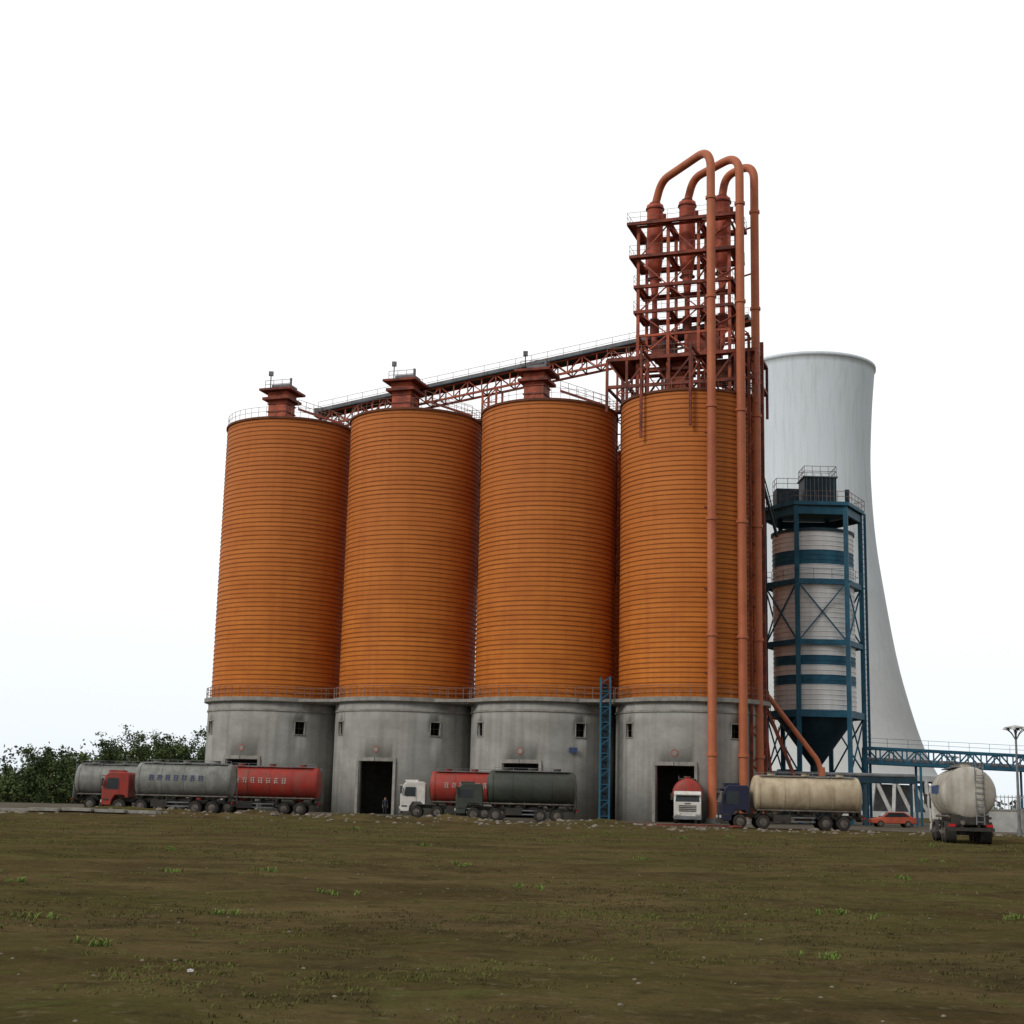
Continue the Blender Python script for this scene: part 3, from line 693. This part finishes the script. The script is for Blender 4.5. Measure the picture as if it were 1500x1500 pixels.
# ------------------------------------------------------------ grass
b=MB(); rnd=random.Random(11); vs=[];fs=[]
def tuft(x,y,hh,nb,sp):
    z=gh(x,y)-.005
    for k in range(nb):
        a=rnd.uniform(0,2*pi); r0=rnd.uniform(0,sp); bx=x+r0*math.cos(a);by=y+r0*math.sin(a)
        h=hh*rnd.uniform(.4,1.2); w=.004+h*.08; d=rnd.uniform(0,2*pi); ln=h*rnd.uniform(.6,1.6)
        px,py=math.cos(d+1.57)*w,math.sin(d+1.57)*w; o=len(vs)
        mx,my=bx+math.cos(d)*ln*.35,by+math.sin(d)*ln*.35; tx,ty=bx+math.cos(d)*ln,by+math.sin(d)*ln
        vs.extend([(bx-px,by-py,z),(bx+px,by+py,z),(mx+px*.7,my+py*.7,z+h*.7),(mx-px*.7,my-py*.7,z+h*.7),(tx,ty,z+h*.9)])
        fs.extend([(o,o+1,o+2,o+3),(o+3,o+2,o+4)])
cnt=0
while cnt<9000:
    y=10+70*rnd.random()**1.3; x=rnd.uniform(-.45,.45)*y
    if noise.noise((x*.16,y*.16,4))+.5*noise.noise((x*.8,y*.8,8))<rnd.uniform(-.1,.5): continue
    tuft(x,y,rnd.uniform(.012,.034)*(1+y/60),8,.11); cnt+=1
for k in range(1500):
    y=rnd.uniform(60,112);x=rnd.uniform(-.4,.4)*y; tuft(x,y,rnd.uniform(.06,.13),7,.4)
b.add(vs,fs,'grass'); vs=[];fs=[]
for x,y in((-7.2,33),(-6.5,21),(-4.1,21.5),(-5.3,34),(-4.4,16.8),(3.9,18),(5.5,24),(8.5,25),(-1.2,40),(0.5,30),(-2.9,27),(-9,28),(4.2,45),(10,38),(-10,45),(14,50),(-3,55),(20,70),(9,75),(12,80),(6,85),(-8,80)):
    for k in range(4): tuft(x+rnd.gauss(0,.16),y+rnd.gauss(0,.2),.07*(1+y/80),16,.12)
b.add(vs,fs,'grassgreen'); b.make('grass')
# ------------------------------------------------------------ bamboo grove
rnd=random.Random(21); b=MB(); lv=[];lf=[]
def leaf(p,s_):
    d=Vector((rnd.gauss(0,1),rnd.gauss(0,1),rnd.gauss(-.2,.8))).normalized(); w=d.cross(Vector((rnd.gauss(0,1),rnd.gauss(0,1),rnd.gauss(0,1)))).normalized()*s_*.30; d=d*s_
    o=len(lv); lv.extend([p,p+d*.5+w,p+d,p+d*.5-w]); lf.append((o,o+1,o+2,o+3))
def topH(x):
    t=[(-100,4.6),(-68,4.0),(-62,4.8),(-59,7.4),(-57,5.6),(-54,6.0),(-51.5,9.6),(-49,7.8),(-46,10.4),(-44,9.2),(-42,10.8),(-39.5,7.6),(-37.5,9.2),(-34,8.2),(-30,8),(-20,7)]
    for (a,h0),(c_,h1) in zip(t,t[1:]):
        if a<=x<=c_: return h0+(h1-h0)*(x-a)/(c_-a)
    return 6
for i in range(190):
    x=rnd.uniform(-95,-26) if i<70 else rnd.uniform(-64,-32); y=rnd.uniform(184,202); H=topH(x)*rnd.uniform(.6,1.12); a=rnd.uniform(0,2*pi); ben=rnd.uniform(.8,3.0)
    pts=[]
    for k in range(9):
        t=k/8; pts.append(Vector((x+math.cos(a)*ben*t**2.4,y+math.sin(a)*ben*t**2.4,H*(t-.12*t**4*ben/2))))
    for k in range(8): b.cyl(pts[k],pts[k+1],.07*(1-k/9),'bark',5,r2=.07*(1-(k+1)/9),caps=False)
    for k in range(18):
        t=rnd.uniform(.25,1); f=t*8; j=min(7,int(f)); c_=pts[j].lerp(pts[j+1],f-j)+Vector((rnd.gauss(0,.5),rnd.gauss(0,.5),rnd.gauss(0,.35)))*(1.3-t*.85)
        b.beam(pts[j],c_,.025,'bark')
        for q in range(24): leaf(c_+Vector((rnd.gauss(0,.30),rnd.gauss(0,.30),rnd.gauss(0,.22))),rnd.uniform(.22,.42))
for i in range(620):
    x=rnd.uniform(-100,-24); y=rnd.uniform(178,200); z=rnd.uniform(.1,1)*topH(x)*.5
    for q in range(50): leaf(Vector((x+rnd.gauss(0,.7),y+rnd.gauss(0,.7),abs(z+rnd.gauss(0,.5)))),rnd.uniform(.28,.52))
b.add(lv,lf,'leaf'); b.make('bamboo_grove')
b=MB(); lv=[];lf=[]
for i in range(900):
    x=rnd.uniform(-260,-40) if i<450 else rnd.uniform(60,420); y=rnd.uniform(420,460); z=rnd.uniform(0,1)**.7*(7+4*noise.noise((x*.03,0,0)))*(1.7 if x<0 else .6)
    for q in range(14): leaf(Vector((x+rnd.gauss(0,1.4),y+rnd.gauss(0,1.2),abs(z+rnd.gauss(0,1)))),rnd.uniform(1.0,1.8))
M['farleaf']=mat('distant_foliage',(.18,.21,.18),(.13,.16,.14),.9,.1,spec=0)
b.add(lv,lf,'farleaf'); b.make('distant_tree_line')
# ------------------------------------------------------------ light
w=bpy.data.worlds.new('World'); scene.world=w; w.use_nodes=True; N=w.node_tree.nodes; Lk=w.node_tree.links
bg=N['Background']; bg.inputs['Strength'].default_value=.12
sky=N.new('ShaderNodeTexSky'); sky.sky_type='NISHITA'; sky.sun_disc=False; el=R(34); az=math.atan2(-.70,-.71)
sky.sun_elevation=el; sky.sun_rotation=az%(2*pi)
tc=N.new('ShaderNodeTexCoord'); sp=N.new('ShaderNodeSeparateXYZ'); Lk.new(tc.outputs['Generated'],sp.inputs[0])
# cloud deck brightness: brighter north, dimmer to the south-east
dt=N.new('ShaderNodeVectorMath'); dt.operation='DOT_PRODUCT'; dt.inputs[1].default_value=(-.35,.94,0); Lk.new(tc.outputs['Generated'],dt.inputs[0])
mr=N.new('ShaderNodeMapRange'); mr.inputs[1].default_value=-.6;mr.inputs[2].default_value=.6;mr.inputs[3].default_value=4.6;mr.inputs[4].default_value=9.4; Lk.new(dt.outputs['Value'],mr.inputs[0])
cl=N.new('ShaderNodeMixRGB'); cl.blend_type='MULTIPLY'; cl.inputs[0].default_value=1
el_=N.new('ShaderNodeMapRange'); el_.inputs[1].default_value=0;el_.inputs[2].default_value=.20; Lk.new(sp.outputs['Z'],el_.inputs[0])
tint=N.new('ShaderNodeMixRGB'); tint.inputs[1].default_value=(.79,.85,.90,1); tint.inputs[2].default_value=(1,1,1,1); Lk.new(el_.outputs[0],tint.inputs[0])
Lk.new(mr.outputs[0],cl.inputs[1]); Lk.new(tint.outputs[0],cl.inputs[2])
mx=N.new('ShaderNodeMixRGB'); mx.inputs[0].default_value=.95; Lk.new(sky.outputs[0],mx.inputs[1]); Lk.new(cl.outputs[0],mx.inputs[2])
Lk.new(mx.outputs[0],bg.inputs['Color'])
sd=Vector((math.sin(az)*math.cos(el),math.cos(az)*math.cos(el),math.sin(el)))
sl=bpy.data.lights.new('sun','SUN'); sl.energy=1.4; sl.angle=R(16); sl.color=(1,.97,.92)
so=bpy.data.objects.new('sun',sl); so.rotation_euler=sd.to_track_quat('Z','Y').to_euler(); scene.collection.objects.link(so)
# ------------------------------------------------------------ camera
cd=bpy.data.cameras.new('camera'); cd.lens=51.6; cd.sensor_width=36; cd.clip_end=8000; cd.clip_start=.1
co=bpy.data.objects.new('camera',cd); scene.collection.objects.link(co)
co.matrix_world=Matrix.Translation((0,0,1.7))@Matrix.Rotation(R(90+11.1),4,'X')@Matrix.Rotation(.024,4,'Z')
scene.camera=co
